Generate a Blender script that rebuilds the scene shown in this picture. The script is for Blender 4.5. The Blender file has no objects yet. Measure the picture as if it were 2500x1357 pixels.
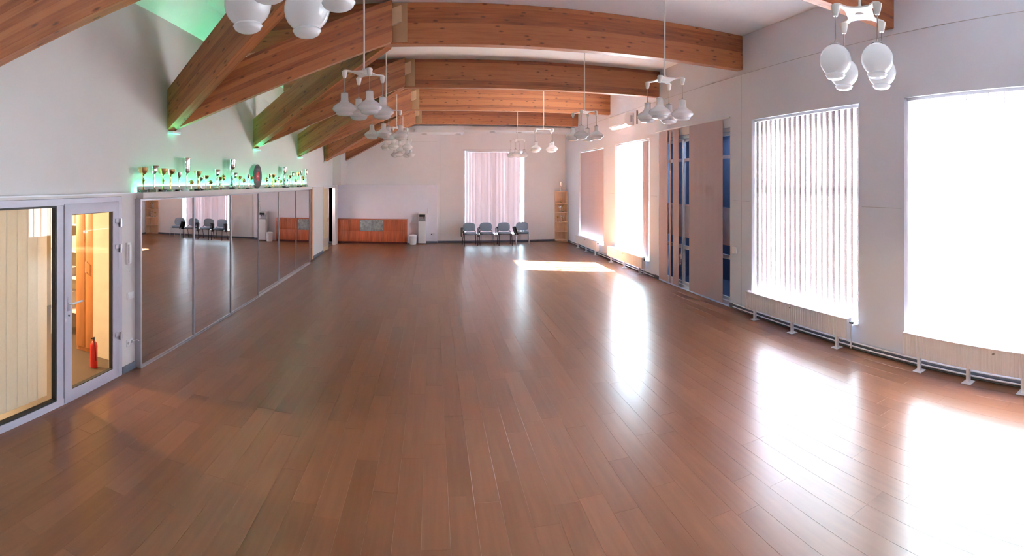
import bpy, bmesh, math, random
from math import pi, sin, cos, tan, radians as R
from mathutils import Vector, Matrix
random.seed(7)
S = bpy.context.scene
C = S.collection

# ------------------------------------------------------------------ camera, world, sun, exposure
EYE = 2.35
FOC, CX, CY = 1213.0, 1055.0, 444.0          # pixels per radian, column of the room axis, row of the horizon (2500 x 1357 frame)
cd = bpy.data.cameras.new('camera'); cam = bpy.data.objects.new('camera', cd); C.objects.link(cam)
cam.location = (0, 0, EYE); cam.rotation_euler = (pi/2, 0, 0)
cd.type = 'PANO'; cd.panorama_type = 'CENTRAL_CYLINDRICAL'
cd.central_cylindrical_range_u_min = -CX/FOC; cd.central_cylindrical_range_u_max = (2500-CX)/FOC
cd.central_cylindrical_range_v_min = -(1357-CY)/FOC; cd.central_cylindrical_range_v_max = CY/FOC
cd.central_cylindrical_radius = 1.0
cd.clip_start = 0.02; cd.clip_end = 300
S.camera = cam
S.view_settings.view_transform = 'Standard'; S.view_settings.look = 'None'
S.view_settings.gamma = 1.0; S.view_settings.use_curve_mapping = False
S.view_settings.exposure = 0.96
S.cycles.max_bounces = 10; S.cycles.diffuse_bounces = 6; S.cycles.glossy_bounces = 5
S.cycles.transmission_bounces = 6; S.cycles.transparent_max_bounces = 12
S.cycles.sample_clamp_indirect = 12
S.cycles.caustics_reflective = False; S.cycles.caustics_refractive = False
W = bpy.data.worlds.new('sky'); S.world = W; W.use_nodes = True
bg = W.node_tree.nodes['Background']; bg.inputs[0].default_value = (0.59, 0.85, 1.0, 1); bg.inputs[1].default_value = 16.0
sun = bpy.data.lights.new('sun', 'SUN'); sun.energy = 400; sun.angle = R(2.5); sun.color = (.90, .97, 1.0)
so = bpy.data.objects.new('sun', sun); C.objects.link(so); so.location = (20, 10, 15)
so.rotation_euler = Vector((-.64, .27, -.72)).to_track_quat('-Z', 'Y').to_euler()

XR, XL, YF, YB, ZC = 5.28, -3.62, 19.2, -4.0, 5.0
def portal(loc, rot, sx, sy):
    l = bpy.data.lights.new('window_portal', 'AREA'); l.shape = 'RECTANGLE'; l.size = sx; l.size_y = sy
    l.cycles.is_portal = True
    o = bpy.data.objects.new('window_portal', l); C.objects.link(o); o.location = loc; o.rotation_euler = rot
WZ0, WZ1 = .33, 3.45
WIN = [(14.65, 17.35), (11.28, 13.70), (4.55, 7.05), (1.20, 3.78), (-2.6, 0.2)]     # window openings of the right wall, along Y
for a, b in WIN:
    portal((XR+.30, (a+b)/2, (WZ0+WZ1)/2), (0, R(90), 0), WZ1-WZ0, b-a)
portal(((1.27+3.60)/2, YF+.3, 1.9), (R(-90), 0, 0), 2.33, 3.3)

# ------------------------------------------------------------------ materials
MATS = {}
def mat(name, col, rough=.5, metal=0., var=.06, scale=6., bump=0., spec=None, trans=0., coat=0., emit=None, es=0., stretch=(1,1,1), translucent=0.):
    m = bpy.data.materials.new(name); m.use_nodes = True; nt = m.node_tree; N = nt.nodes; Lk = nt.links
    p = N['Principled BSDF']; out = N['Material Output']
    tc = N.new('ShaderNodeTexCoord'); mp = N.new('ShaderNodeMapping'); mp.inputs['Scale'].default_value = stretch
    no = N.new('ShaderNodeTexNoise'); no.inputs['Scale'].default_value = scale; no.inputs['Detail'].default_value = 4
    Lk.new(tc.outputs['Object'], mp.inputs[0]); Lk.new(mp.outputs[0], no.inputs[0])
    rp = N.new('ShaderNodeValToRGB')
    rp.color_ramp.elements[0].position = .3; rp.color_ramp.elements[1].position = .7
    rp.color_ramp.elements[0].color = tuple(max(0, c*(1-var)) for c in col)+(1,)
    rp.color_ramp.elements[1].color = tuple(min(1, c*(1+var)) for c in col)+(1,)
    Lk.new(no.outputs[0], rp.inputs[0]); Lk.new(rp.outputs[0], p.inputs['Base Color'])
    p.inputs['Roughness'].default_value = rough; p.inputs['Metallic'].default_value = metal
    p.inputs['Transmission Weight'].default_value = trans; p.inputs['Coat Weight'].default_value = coat
    if spec is not None: p.inputs['Specular IOR Level'].default_value = spec
    if emit: p.inputs['Emission Color'].default_value = emit+(1,); p.inputs['Emission Strength'].default_value = es
    if bump:
        b = N.new('ShaderNodeBump'); b.inputs['Strength'].default_value = bump; b.inputs['Distance'].default_value = .002
        n2 = N.new('ShaderNodeTexNoise'); n2.inputs['Scale'].default_value = scale*30
        Lk.new(mp.outputs[0], n2.inputs[0]); Lk.new(n2.outputs[0], b.inputs['Height']); Lk.new(b.outputs[0], p.inputs['Normal'])
    if translucent:
        t = N.new('ShaderNodeBsdfTranslucent'); mx = N.new('ShaderNodeMixShader'); mx.inputs[0].default_value = translucent
        Lk.new(rp.outputs[0], t.inputs[0]); Lk.new(p.outputs[0], mx.inputs[1]); Lk.new(t.outputs[0], mx.inputs[2]); Lk.new(mx.outputs[0], out.inputs[0])
    MATS[name] = m
    return m
def glass(name, tint=(1, 1, 1), refl=.08):
    m = bpy.data.materials.new(name); m.use_nodes = True; nt = m.node_tree; N = nt.nodes; Lk = nt.links
    N.remove(N['Principled BSDF'])
    t = N.new('ShaderNodeBsdfTransparent'); t.inputs[0].default_value = tint+(1,)
    g = N.new('ShaderNodeBsdfGlossy'); g.inputs['Roughness'].default_value = .01
    lw = N.new('ShaderNodeLayerWeight'); lw.inputs[0].default_value = .35
    mt = N.new('ShaderNodeMath'); mt.operation = 'MULTIPLY_ADD'; mt.inputs[1].default_value = .03; mt.inputs[2].default_value = refl*.04
    mx = N.new('ShaderNodeMixShader')
    Lk.new(lw.outputs['Fresnel'], mt.inputs[0]); Lk.new(mt.outputs[0], mx.inputs[0])
    Lk.new(t.outputs[0], mx.inputs[1]); Lk.new(g.outputs[0], mx.inputs[2]); Lk.new(mx.outputs[0], N['Material Output'].inputs[0])
    return m

wall_m = mat('wall_paint', (.66, .64, .63), .85, var=.02, scale=1.5, bump=.25)  # darkened to offset the strong light on the near left wall
far_m = mat('wall_paint_lightened', (.87, .88, .90), .85, var=.02, scale=1.5, bump=.2)  # same wall paint, lightened to stand in for light missing at the far end
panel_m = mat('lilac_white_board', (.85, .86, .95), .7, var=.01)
wall_r = mat('wall_board', (.75, .78, .87), .8, var=.02, scale=1.2, bump=.2)
ceil_m = mat('ceiling_paint', (.84, .86, .88), .9, var=.015)
white_m = mat('white_enamel', (.80, .81, .86), .35, var=.02)
seam_m = mat('panel_seam', (.45, .43, .43), .9)
skirt_m = mat('grey_skirting', (.13, .145, .19), .5)
alu_m = mat('painted_aluminium', (.50, .49, .58), .38, var=.03)
chrome_m = mat('brushed_steel', (.62, .62, .64), .3, 1.)
grey_m = mat('grey_profile', (.42, .41, .45), .35, .6)
dark_m = mat('black_plastic', (.012, .012, .016), .45)
gasket_m = mat('dark_gasket', (.02, .02, .02), .6)
cream_m = mat('cream_paint', (.60, .46, .30), .6)
mirror_m = mat('mirror_silver', (.80, .79, .79), .0, 1., var=.004)
gold_m = mat('polished_gold', (.85, .62, .28), .16, 1.)
silver_m = mat('polished_silver', (.86, .86, .86), .12, 1.)
marble_m = mat('dark_marble', (.03, .028, .025), .25, var=.4, scale=40)
sand_m = mat('green_stone', (.30, .34, .24), .4, var=.3, scale=40)
opal_m = mat('opal_glass', (.84, .84, .85), .12, var=.01, coat=.4, translucent=.45)
lampwhite_m = mat('lamp_enamel', (.80, .78, .76), .4, var=.02)
rod_m = mat('dull_metal_rod', (.35, .33, .33), .4, .5)
pink_m = mat('pink_blind_cloth', (.60, .50, .51), .85, var=.05, scale=200, translucent=.24, bump=.3)
pinkd_m = mat('pink_panel_cloth', (.54, .44, .48), .85, var=.04, scale=120, translucent=.04, bump=.3)
pinkw_m = mat('pink_woven_slat', (.60, .48, .50), .85, var=.10, scale=90, translucent=.018, bump=.3)
slat_m = mat('mauve_slat_cloth', (.50, .42, .43), .85, var=.18, scale=60, translucent=.06, bump=.3)
creamslat_m = mat('cream_slat_cloth', (.82, .79, .74), .85, var=.03, scale=60, translucent=.35, bump=.2)
glass_m = glass('clear_glass'); dglass_m = glass('door_glass', (.93, .93, .90), .12); tglass_m = glass('tinted_glass', (.45, .5, .58), .25)
cherry_m = mat('cherry_veneer', (.48, .115, .046), .35, var=.28, scale=3, stretch=(9, 9, .6))
kick_m = mat('dark_red_plinth', (.10, .018, .012), .5)
frost_m = mat('frosted_glass', (.33, .37, .38), .25, var=.4, scale=9)
brown_m = mat('brown_door_wood', (.15, .045, .022), .4, var=.25, scale=4, stretch=(6, 6, .5))
pine_m = mat('pale_pine_casing', (.62, .36, .22), .5, var=.12, scale=4, stretch=(6, 6, .5))
birch_m = mat('birch_shelf_board', (.80, .55, .37), .5, var=.08, scale=4, stretch=(5, 5, .7))
blue_m = mat('blue_grey_upholstery', (.25, .34, .44), .9, var=.12, scale=60, bump=.5)
plast_m = mat('white_plastic', (.82, .82, .84), .3, var=.02)
lilac_m = mat('lilac_paint', (.62, .54, .60), .8, var=.03)
vest_m = mat('slate_vestibule', (.14, .16, .23), .7, var=.2)
orange_m = mat('orange_wood', (.50, .20, .065), .5, var=.15, scale=3, stretch=(5, 5, .5))
warm_m = mat('warm_cream_wall', (.68, .60, .48), .8)
sidefloor_m = mat('side_room_floor', (.10, .07, .05), .5)
red_m = mat('red_enamel', (.55, .02, .015), .3)
pave_m = mat('pale_paving', (.55, .54, .52), .9, var=.1, scale=1)
book_m = mat('box_card', (.5, .45, .40), .7)
green_m = mat('green_led', (.1, .8, .4), .5, emit=(.10, 1.0, .50), es=150.)
disc_m = mat('black_vinyl', (.025, .03, .03), .25)
rlabel_m = mat('red_disc_label', (.42, .03, .04), .45)

def beam_material():
    m = bpy.data.materials.new('glulam_pine'); m.use_nodes = True; nt = m.node_tree; N = nt.nodes; Lk = nt.links
    p = N['Principled BSDF']; p.inputs['Roughness'].default_value = .45
    uv = N.new('ShaderNodeUVMap'); uv.uv_map = 'UVMap'
    sep = N.new('ShaderNodeSeparateXYZ'); Lk.new(uv.outputs[0], sep.inputs[0])
    oi = N.new('ShaderNodeObjectInfo')
    # lamella number
    dv = N.new('ShaderNodeMath'); dv.operation = 'DIVIDE'; dv.inputs[1].default_value = .0775; Lk.new(sep.outputs[1], dv.inputs[0])
    fl = N.new('ShaderNodeMath'); fl.operation = 'FLOOR'; Lk.new(dv.outputs[0], fl.inputs[0])
    ad = N.new('ShaderNodeMath'); ad.operation = 'MULTIPLY_ADD'; ad.inputs[1].default_value = 37.3; Lk.new(oi.outputs['Random'], ad.inputs[0]); Lk.new(fl.outputs[0], ad.inputs[2])
    wn = N.new('ShaderNodeTexWhiteNoise'); wn.noise_dimensions = '1D'; Lk.new(ad.outputs[0], wn.inputs['W'])
    # grain
    mp = N.new('ShaderNodeMapping'); mp.inputs['Scale'].default_value = (.9, 14, 1); Lk.new(uv.outputs[0], mp.inputs[0])
    off = N.new('ShaderNodeCombineXYZ'); Lk.new(wn.outputs[0], off.inputs[2])
    sc = N.new('ShaderNodeVectorMath'); sc.operation = 'SCALE'; sc.inputs['Scale'].default_value = 30; Lk.new(off.outputs[0], sc.inputs[0])
    av = N.new('ShaderNodeVectorMath'); av.operation = 'ADD'; Lk.new(mp.outputs[0], av.inputs[0]); Lk.new(sc.outputs[0], av.inputs[1])
    g = N.new('ShaderNodeTexNoise'); g.inputs['Scale'].default_value = 2.2; g.inputs['Detail'].default_value = 5; Lk.new(av.outputs[0], g.inputs[0])
    m1 = N.new('ShaderNodeMath'); m1.operation = 'MULTIPLY_ADD'; m1.inputs[1].default_value = .62; Lk.new(wn.outputs[0], m1.inputs[0]); Lk.new(g.outputs[0], m1.inputs[2])
    rp = N.new('ShaderNodeValToRGB'); e = rp.color_ramp.elements
    e[0].position = .35; e[0].color = (.15, .042, .016, 1); e[1].position = 1.0; e[1].color = (.34, .125, .046, 1)
    x = e.new(.65); x.color = (.24, .078, .028, 1)
    Lk.new(m1.outputs[0], rp.inputs[0])
    # glue lines between lamellae
    fr = N.new('ShaderNodeMath'); fr.operation = 'FRACT'; Lk.new(dv.outputs[0], fr.inputs[0])
    gl = N.new('ShaderNodeMath'); gl.operation = 'LESS_THAN'; gl.inputs[1].default_value = .05; Lk.new(fr.outputs[0], gl.inputs[0])
    # knots
    kmp = N.new('ShaderNodeMapping'); kmp.inputs['Scale'].default_value = (1.9, 5.2, 1); Lk.new(uv.outputs[0], kmp.inputs[0])
    ko = N.new('ShaderNodeVectorMath'); ko.operation = 'ADD'; cb = N.new('ShaderNodeCombineXYZ'); Lk.new(ad.outputs[0], cb.inputs[2])
    c2 = N.new('ShaderNodeMath'); c2.operation = 'MULTIPLY'; c2.inputs[1].default_value = 91.; Lk.new(oi.outputs['Random'], c2.inputs[0]); cc = N.new('ShaderNodeCombineXYZ'); Lk.new(c2.outputs[0], cc.inputs[0]); Lk.new(c2.outputs[0], cc.inputs[1])
    Lk.new(kmp.outputs[0], ko.inputs[0]); Lk.new(cc.outputs[0], ko.inputs[1])
    vo = N.new('ShaderNodeTexVoronoi'); vo.voronoi_dimensions = '2D'; vo.inputs['Scale'].default_value = 1.6; Lk.new(ko.outputs[0], vo.inputs[0])
    kr = N.new('ShaderNodeValToRGB'); kr.color_ramp.elements[0].position = .05; kr.color_ramp.elements[0].color = (1, 1, 1, 1); kr.color_ramp.elements[1].position = .15; kr.color_ramp.elements[1].color = (0, 0, 0, 1)
    Lk.new(vo.outputs['Distance'], kr.inputs[0])
    sp = N.new('ShaderNodeSeparateColor'); Lk.new(vo.outputs['Color'], sp.inputs[0])
    kg = N.new('ShaderNodeMath'); kg.operation = 'GREATER_THAN'; kg.inputs[1].default_value = .48; Lk.new(sp.outputs[0], kg.inputs[0])
    kk = N.new('ShaderNodeMath'); kk.operation = 'MULTIPLY'; Lk.new(kr.outputs[0], kk.inputs[0]); Lk.new(kg.outputs[0], kk.inputs[1])
    mx = N.new('ShaderNodeMix'); mx.data_type = 'RGBA'; mx.inputs['B'].default_value = (.055, .012, .006, 1)
    Lk.new(rp.outputs[0], mx.inputs['A'])
    ks = N.new('ShaderNodeMath'); ks.operation = 'MULTIPLY'; ks.inputs[1].default_value = .8; Lk.new(kk.outputs[0], ks.inputs[0]); Lk.new(ks.outputs[0], mx.inputs['Factor'])
    m2 = N.new('ShaderNodeMix'); m2.data_type = 'RGBA'; m2.inputs['B'].default_value = (.10, .02, .01, 1)
    gs = N.new('ShaderNodeMath'); gs.operation = 'MULTIPLY'; gs.inputs[1].default_value = .3; Lk.new(gl.outputs[0], gs.inputs[0]); Lk.new(gs.outputs[0], m2.inputs['Factor'])
    Lk.new(mx.outputs['Result'], m2.inputs['A']); Lk.new(m2.outputs['Result'], p.inputs['Base Color'])
    return m
beam_m = beam_material()

def floor_material():
    m = bpy.data.materials.new('laminate_oak'); m.use_nodes = True; nt = m.node_tree; N = nt.nodes; Lk = nt.links
    p = N['Principled BSDF']
    ge = N.new('ShaderNodeNewGeometry'); oi = N.new('ShaderNodeObjectInfo')
    at = N.new('ShaderNodeAttribute'); at.attribute_name = 'tone'
    ad = N.new('ShaderNodeMath'); ad.operation = 'ADD'; Lk.new(oi.outputs['Random'], ad.inputs[0]); Lk.new(at.outputs['Fac'], ad.inputs[1])
    fr = N.new('ShaderNodeMath'); fr.operation = 'FRACT'; Lk.new(ad.outputs[0], fr.inputs[0])
    mp = N.new('ShaderNodeMapping'); mp.inputs['Scale'].default_value = (16, 1.0, 1); Lk.new(ge.outputs['Position'], mp.inputs[0])
    cb = N.new('ShaderNodeCombineXYZ'); m0 = N.new('ShaderNodeMath'); m0.operation = 'MULTIPLY'; m0.inputs[1].default_value = 50; Lk.new(fr.outputs[0], m0.inputs[0]); Lk.new(m0.outputs[0], cb.inputs[2])
    av = N.new('ShaderNodeVectorMath'); av.operation = 'ADD'; Lk.new(mp.outputs[0], av.inputs[0]); Lk.new(cb.outputs[0], av.inputs[1])
    g = N.new('ShaderNodeTexNoise'); g.inputs['Scale'].default_value = 1.3; g.inputs['Detail'].default_value = 6; g.inputs['Distortion'].default_value = .6; Lk.new(av.outputs[0], g.inputs[0])
    m1 = N.new('ShaderNodeMath'); m1.operation = 'MULTIPLY_ADD'; m1.inputs[1].default_value = .40; Lk.new(fr.outputs[0], m1.inputs[0])
    m3 = N.new('ShaderNodeMath'); m3.operation = 'MULTIPLY'; m3.inputs[1].default_value = .75; Lk.new(g.outputs[0], m3.inputs[0]); Lk.new(m3.outputs[0], m1.inputs[2])
    rp = N.new('ShaderNodeValToRGB'); e = rp.color_ramp.elements
    e[0].position = .2; e[0].color = (.130, .050, .021, 1); e[1].position = .95; e[1].color = (.212, .092, .045, 1)
    x = e.new(.55); x.color = (.168, .070, .032, 1)
    Lk.new(m1.outputs[0], rp.inputs[0]); Lk.new(rp.outputs[0], p.inputs['Base Color'])
    p.inputs['Roughness'].default_value = .277
    p.inputs['Specular IOR Level'].default_value = .65
    return m
floor_m = floor_material()

# ------------------------------------------------------------------ mesh helpers
class MB:
    def __init__(s): s.v = []; s.f = []; s.uv = None
    def add(s, vs, fs):
        o = len(s.v); s.v += [tuple(v) for v in vs]; s.f += [tuple(i+o for i in f) for f in fs]; return s
    def box(s, x0, x1, y0, y1, z0, z1):
        x0, x1 = sorted((x0, x1)); y0, y1 = sorted((y0, y1)); z0, z1 = sorted((z0, z1))
        return s.add([(x0,y0,z0),(x1,y0,z0),(x1,y1,z0),(x0,y1,z0),(x0,y0,z1),(x1,y0,z1),(x1,y1,z1),(x0,y1,z1)],
              [(0,3,2,1),(4,5,6,7),(0,1,5,4),(1,2,6,5),(2,3,7,6),(3,0,4,7)])
    def frame(s, y0, y1, z0, z1, w, x0, x1):      # a rectangular ring lying in a plane X = const, one connected piece
        a = [(y0, z0), (y1, z0), (y1, z1), (y0, z1)]; b = [(y0+w, z0+w), (y1-w, z0+w), (y1-w, z1-w), (y0+w, z1-w)]
        vs = [(x0, *p) for p in a]+[(x0, *p) for p in b]+[(x1, *p) for p in a]+[(x1, *p) for p in b]
        fs = []
        for i in range(4):
            j = (i+1) % 4
            fs += [(i, j, 4+j, 4+i), (8+i, 12+i, 12+j, 8+j), (i, 8+i, 8+j, j), (4+i, 4+j, 12+j, 12+i)]
        return s.add(vs, fs)
    def tube(s, pts, r, n=8, closed=False):
        pts = [Vector(p) for p in pts]; rings = []; rr = r if isinstance(r, (list, tuple)) else [r]*len(pts)
        up = None
        for i, p in enumerate(pts):
            if closed: d = pts[(i+1) % len(pts)]-pts[i-1]
            else: d = pts[min(i+1, len(pts)-1)]-pts[max(i-1, 0)]
            d.normalize()
            if up is None: up = Vector((0, 0, 1)) if abs(d.z) < .9 else Vector((1, 0, 0))
            a = d.cross(up)
            if a.length < 1e-4: a = d.cross(Vector((0, 1, 0)))
            a.normalize(); b = a.cross(d).normalized(); up = b
            rings.append([p+a*cos(2*pi*k/n)*rr[i]+b*sin(2*pi*k/n)*rr[i] for k in range(n)])
        vs = [v for g in rings for v in g]; fs = []
        m = len(pts)
        for i in range(m if closed else m-1):
            for k in range(n):
                j = (i+1) % m
                fs.append((i*n+k, i*n+(k+1) % n, j*n+(k+1) % n, j*n+k))
        if not closed: fs += [tuple(reversed(range(n))), tuple(range((m-1)*n, m*n))]
        return s.add(vs, fs)
    def lathe(s, prof, n=24, c=(0, 0, 0), wave=0, nw=0):
        vs, fs = [], []; m = len(prof)
        for (r, z) in prof:
            for k in range(n):
                vs.append((c[0]+r*cos(2*pi*k/n), c[1]+r*sin(2*pi*k/n), c[2]+z))
        for i in range(m-1):
            for k in range(n): fs.append((i*n+k, i*n+(k+1) % n, (i+1)*n+(k+1) % n, (i+1)*n+k))
        if prof[0][0] > 1e-5: fs.append(tuple(reversed(range(n))))
        if prof[-1][0] > 1e-5: fs.append(tuple(range((m-1)*n, m*n)))
        return s.add(vs, fs)
    def prism(s, poly, h0, h1, axis='z'):
        n = len(poly)
        P = {'z': lambda a, b, h: (a, b, h), 'x': lambda a, b, h: (h, a, b), 'y': lambda a, b, h: (a, h, b)}[axis]
        return s.add([P(a, b, h0) for a, b in poly]+[P(a, b, h1) for a, b in poly],
                     [tuple(reversed(range(n))), tuple(range(n, 2*n))]+[(i, (i+1) % n, n+(i+1) % n, n+i) for i in range(n)])
    def xf(s, M):
        s.v = [tuple(M @ Vector(v)) for v in s.v]; return s
    def mesh(s, name, m, bevel=0., smooth=None):
        me = bpy.data.meshes.new(name)
        bm = bmesh.new(); bv = [bm.verts.new(v) for v in s.v]
        for f in s.f:
            try: bm.faces.new([bv[i] for i in f])
            except ValueError: pass
        bmesh.ops.remove_doubles(bm, verts=bm.verts, dist=1e-6)
        bmesh.ops.recalc_face_normals(bm, faces=bm.faces)
        if bevel:
            es = [e for e in bm.edges if len(e.link_faces) == 2 and e.calc_face_angle(0) > .6]
            bmesh.ops.bevel(bm, geom=es, offset=bevel, segments=2, profile=.5, affect='EDGES', clamp_overlap=True)
        bm.to_mesh(me); bm.free()
        me.materials.append(m)
        if smooth or (smooth is None and bevel):
            me.shade_smooth(); me.set_sharp_from_angle(angle=R(38))
        return me
    def build(s, name, m, parent=None, bevel=0., smooth=None, loc=None):
        o = bpy.data.objects.new(name, s.mesh(name, m, bevel, smooth)); C.objects.link(o); o.parent = parent
        if loc: o.location = loc
        return o
def tag(o, label=None, cat=None, group=None, kind=None):
    for k, v in (('label', label), ('category', cat), ('group', group), ('kind', kind)):
        if v: o[k] = v
    return o
def thing(name, label, cat, loc=(0, 0, 0), rz=0, group=None):
    o = bpy.data.objects.new(name, None); C.objects.link(o); o.location = loc; o.rotation_euler = (0, 0, rz)
    o.empty_display_size = .1
    return tag(o, label, cat, group)
def struct(name, mb, m, bevel=0.): return tag(mb.build(name, m, None, bevel), kind='structure')
def copy_tree(o, parent=None):
    c = o.copy(); C.objects.link(c); c.parent = parent
    for ch in [x for x in o.children]: copy_tree(ch, c)
    return c
def part_of(name, me, parent, loc=(0, 0, 0), rz=0.):
    o = bpy.data.objects.new(name, me); C.objects.link(o); o.parent = parent; o.location = loc; o.rotation_euler = (0, 0, rz); return o

# a wall as one connected grid with openings: plane along u (axis 'y' => wall at X=c0..c1, axis 'x' => wall at Y=c0..c1)
def wall_grid(axis, c0, c1, u0, u1, z0, z1, holes):
    us = sorted({u0, u1, *[h[0] for h in holes], *[h[1] for h in holes]}); us = [u for u in us if u0 <= u <= u1]
    zs = sorted({z0, z1, *[h[2] for h in holes], *[h[3] for h in holes]}); zs = [z for z in zs if z0 <= z <= z1]
    solid = {}
    for i in range(len(us)-1):
        for j in range(len(zs)-1):
            a, b = (us[i]+us[i+1])/2, (zs[j]+zs[j+1])/2
            solid[i, j] = not any(h[0] < a < h[1] and h[2] < b < h[3] for h in holes)
    mb = MB()
    def P(c, u, z): return (c, u, z) if axis == 'y' else (u, c, z)
    for (i, j), s in solid.items():
        if not s: continue
        q = [(us[i], zs[j]), (us[i+1], zs[j]), (us[i+1], zs[j+1]), (us[i], zs[j+1])]
        for c in (c0, c1): mb.add([P(c, *p) for p in q], [(0, 1, 2, 3)])
        for k, (di, dj) in enumerate([(0, -1), (1, 0), (0, 1), (-1, 0)]):
            if not solid.get((i+di, j+dj), False):
                a, b = q[k], q[(k+1) % 4]
                mb.add([P(c0, *a), P(c0, *b), P(c1, *b), P(c1, *a)], [(0, 1, 2, 3)])
    return mb

# ------------------------------------------------------------------ ground outside, floor and its boards
struct('ground', MB().box(XR+.35, 60, -40, 60, -.5, -.15), pave_m)
struct('ground', MB().box(-30, XR+.35, YF+.4, 60, -.5, -.15), pave_m)
slab = struct('floor', MB().box(-8, XR+.3, YB-.2, YF+.3, -.25, -.010), mat('screed', (.05, .035, .025), .9))
PW, PL, G = .19, 1.28, .0004
boards = []
ncol = int(round((XR-(-3.68))/PW))
for i in range(ncol):
    x0 = -3.68+i*PW; x1 = min(x0+PW, XR+.01)
    y = YB-random.random()*PL
    while y < YF:
        a, b = max(y, YB), min(y+PL, YF+.0)
        if b-a > .05: boards.append((x0, x1, a, b))
        y += PL
def view_ok(b):
    x, y = (b[0]+b[1])/2, (b[2]+b[3])/2
    th = math.atan2(x, y); rho = math.hypot(x, y)
    return -.92 < th < 1.24 and rho > 2.7, rho
vis = sorted([b for b in boards if view_ok(b)[0]], key=lambda b: view_ok(b)[1])
near = set(vis[:300]); cache = {}
def board_mb(dx, dy, mb=None, ox=0, oy=0):
    mb = mb or MB(); c = .0009; t = -.0005
    x0, x1, y0, y1 = ox+G, ox+dx-G, oy+G, oy+dy-G
    vs = [(x0,y0,-.0098),(x1,y0,-.0098),(x1,y1,-.0098),(x0,y1,-.0098),(x0,y0,t),(x1,y0,t),(x1,y1,t),(x0,y1,t),
          (x0+c,y0+c,0),(x1-c,y0+c,0),(x1-c,y1-c,0),(x0+c,y1-c,0)]
    fs = [(0,1,5,4),(1,2,6,5),(2,3,7,6),(3,0,4,7),(4,5,9,8),(5,6,10,9),(6,7,11,10),(7,4,8,11),(8,9,10,11)]
    return mb.add(vs, fs)
for b in boards:
    if b not in near: continue
    k = (round(b[1]-b[0], 3), round(b[3]-b[2], 3))
    if k not in cache: cache[k] = board_mb(b[1]-b[0], b[3]-b[2]).mesh('plank', floor_m)
    part_of('plank', cache[k], slab, (b[0], b[2], 0))
rest = MB(); tones = []
for b in boards:
    if b in near: continue
    board_mb(b[1]-b[0], b[3]-b[2], rest, b[0], b[2]); tones += [random.random()]*9
me = bpy.data.meshes.new('plank'); me.from_pydata(rest.v, [], rest.f); me.materials.append(floor_m)
at = me.attributes.new('tone', 'FLOAT', 'FACE'); at.data.foreach_set('value', tones)
tag(part_of('plank', me, slab), kind='stuff')

# ------------------------------------------------------------------ shell
DOORY = (7.72, 10.75)
holes = [(a, b, WZ0, WZ1) for a, b in WIN]+[(DOORY[0], DOORY[1], 0, 3.38)]
wr = struct('wall_right', wall_grid('y', XR, XR+.3, YB-.2, YF+.3, -.01, ZC, holes), wall_r)
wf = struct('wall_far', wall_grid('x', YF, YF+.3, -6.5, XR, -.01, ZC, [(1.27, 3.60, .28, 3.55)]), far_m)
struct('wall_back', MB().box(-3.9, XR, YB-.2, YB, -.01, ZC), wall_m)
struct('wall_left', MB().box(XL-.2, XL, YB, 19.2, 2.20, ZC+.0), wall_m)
# lower left partition, slightly proud of the wall above it
LX = -3.55
low = wall_grid('y', LX, LX-.10, YB, 5.3, 0, 2.20, [(1.15, 4.92, 0, 2.175)])
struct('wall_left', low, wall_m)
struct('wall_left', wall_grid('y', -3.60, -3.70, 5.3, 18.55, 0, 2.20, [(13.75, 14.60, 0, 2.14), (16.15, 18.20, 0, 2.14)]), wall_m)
struct('trim_1', MB().box(LX-.09, LX+.01, YB, 5.2, 2.20, 2.215), white_m)
struct('trim_2', MB().box(-3.70, -3.56, 14.0, 18.6, 2.20, 2.225), white_m)
# corner column in the far left and the low white board in front of the far wall
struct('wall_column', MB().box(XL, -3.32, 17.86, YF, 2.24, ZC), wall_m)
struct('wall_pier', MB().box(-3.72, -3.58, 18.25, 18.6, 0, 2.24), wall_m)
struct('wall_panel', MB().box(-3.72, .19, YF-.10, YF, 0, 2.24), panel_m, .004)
struct('trim_3', MB().box(-3.72, .20, YF-.115, YF, 2.235, 2.25), white_m)
# recess behind the open doorway
struct('wall_recess', wall_grid('x', 18.6, 18.7, -6, -3.6, 0, 2.4, []), lilac_m)
struct('wall_recess', MB().box(-3.92, -3.72, 18.6, YF, 0, 2.5), lilac_m)
struct('wall_recess', MB().box(-4.55, -4.45, 17.0, 18.6, 0, 2.4), lilac_m)
struct('wall_recess', MB().box(-4.5, -3.7, 16.95, 17.05, 0, 2.4), warm_m)
struct('ceiling_recess', MB().box(-4.55, -3.70, 14.0, 18.7, 2.2, 2.3), white_m)
struct('wall_recess', MB().box(-4.3, -4.2, 14.0, 16.9, 0, 2.3), lilac_m)
# ceiling with a slanted strip along the left wall
struct('ceiling', MB().prism([(XL, 4.66), (-3.22, ZC), (XR+.3, ZC), (XR+.3, ZC+.25), (XL-.2, ZC+.25), (XL-.2, 4.66)], YB-.2, YF+.3, 'y'), ceil_m)
rl = bpy.data.lights.new('corridor_lamp', 'AREA'); rl.size = .3; rl.energy = 14; rl.color = (1, .86, .88)
rlo = bpy.data.objects.new('corridor_lamp', rl); C.objects.link(rlo); rlo.location = (-4.0, 17.8, 2.15)
# soffit boxes on the far wall, with recessed lamps under them
sof = struct('ceiling_soffit', MB().box(-3.3, 1.17, YF-1.05, YF, 4.16, 4.40), ceil_m, .004)
sof2 = struct('ceiling_soffit', MB().box(1.17, 5.28, YF-1.0, YF, 4.25, 4.40), ceil_m, .004)
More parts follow.
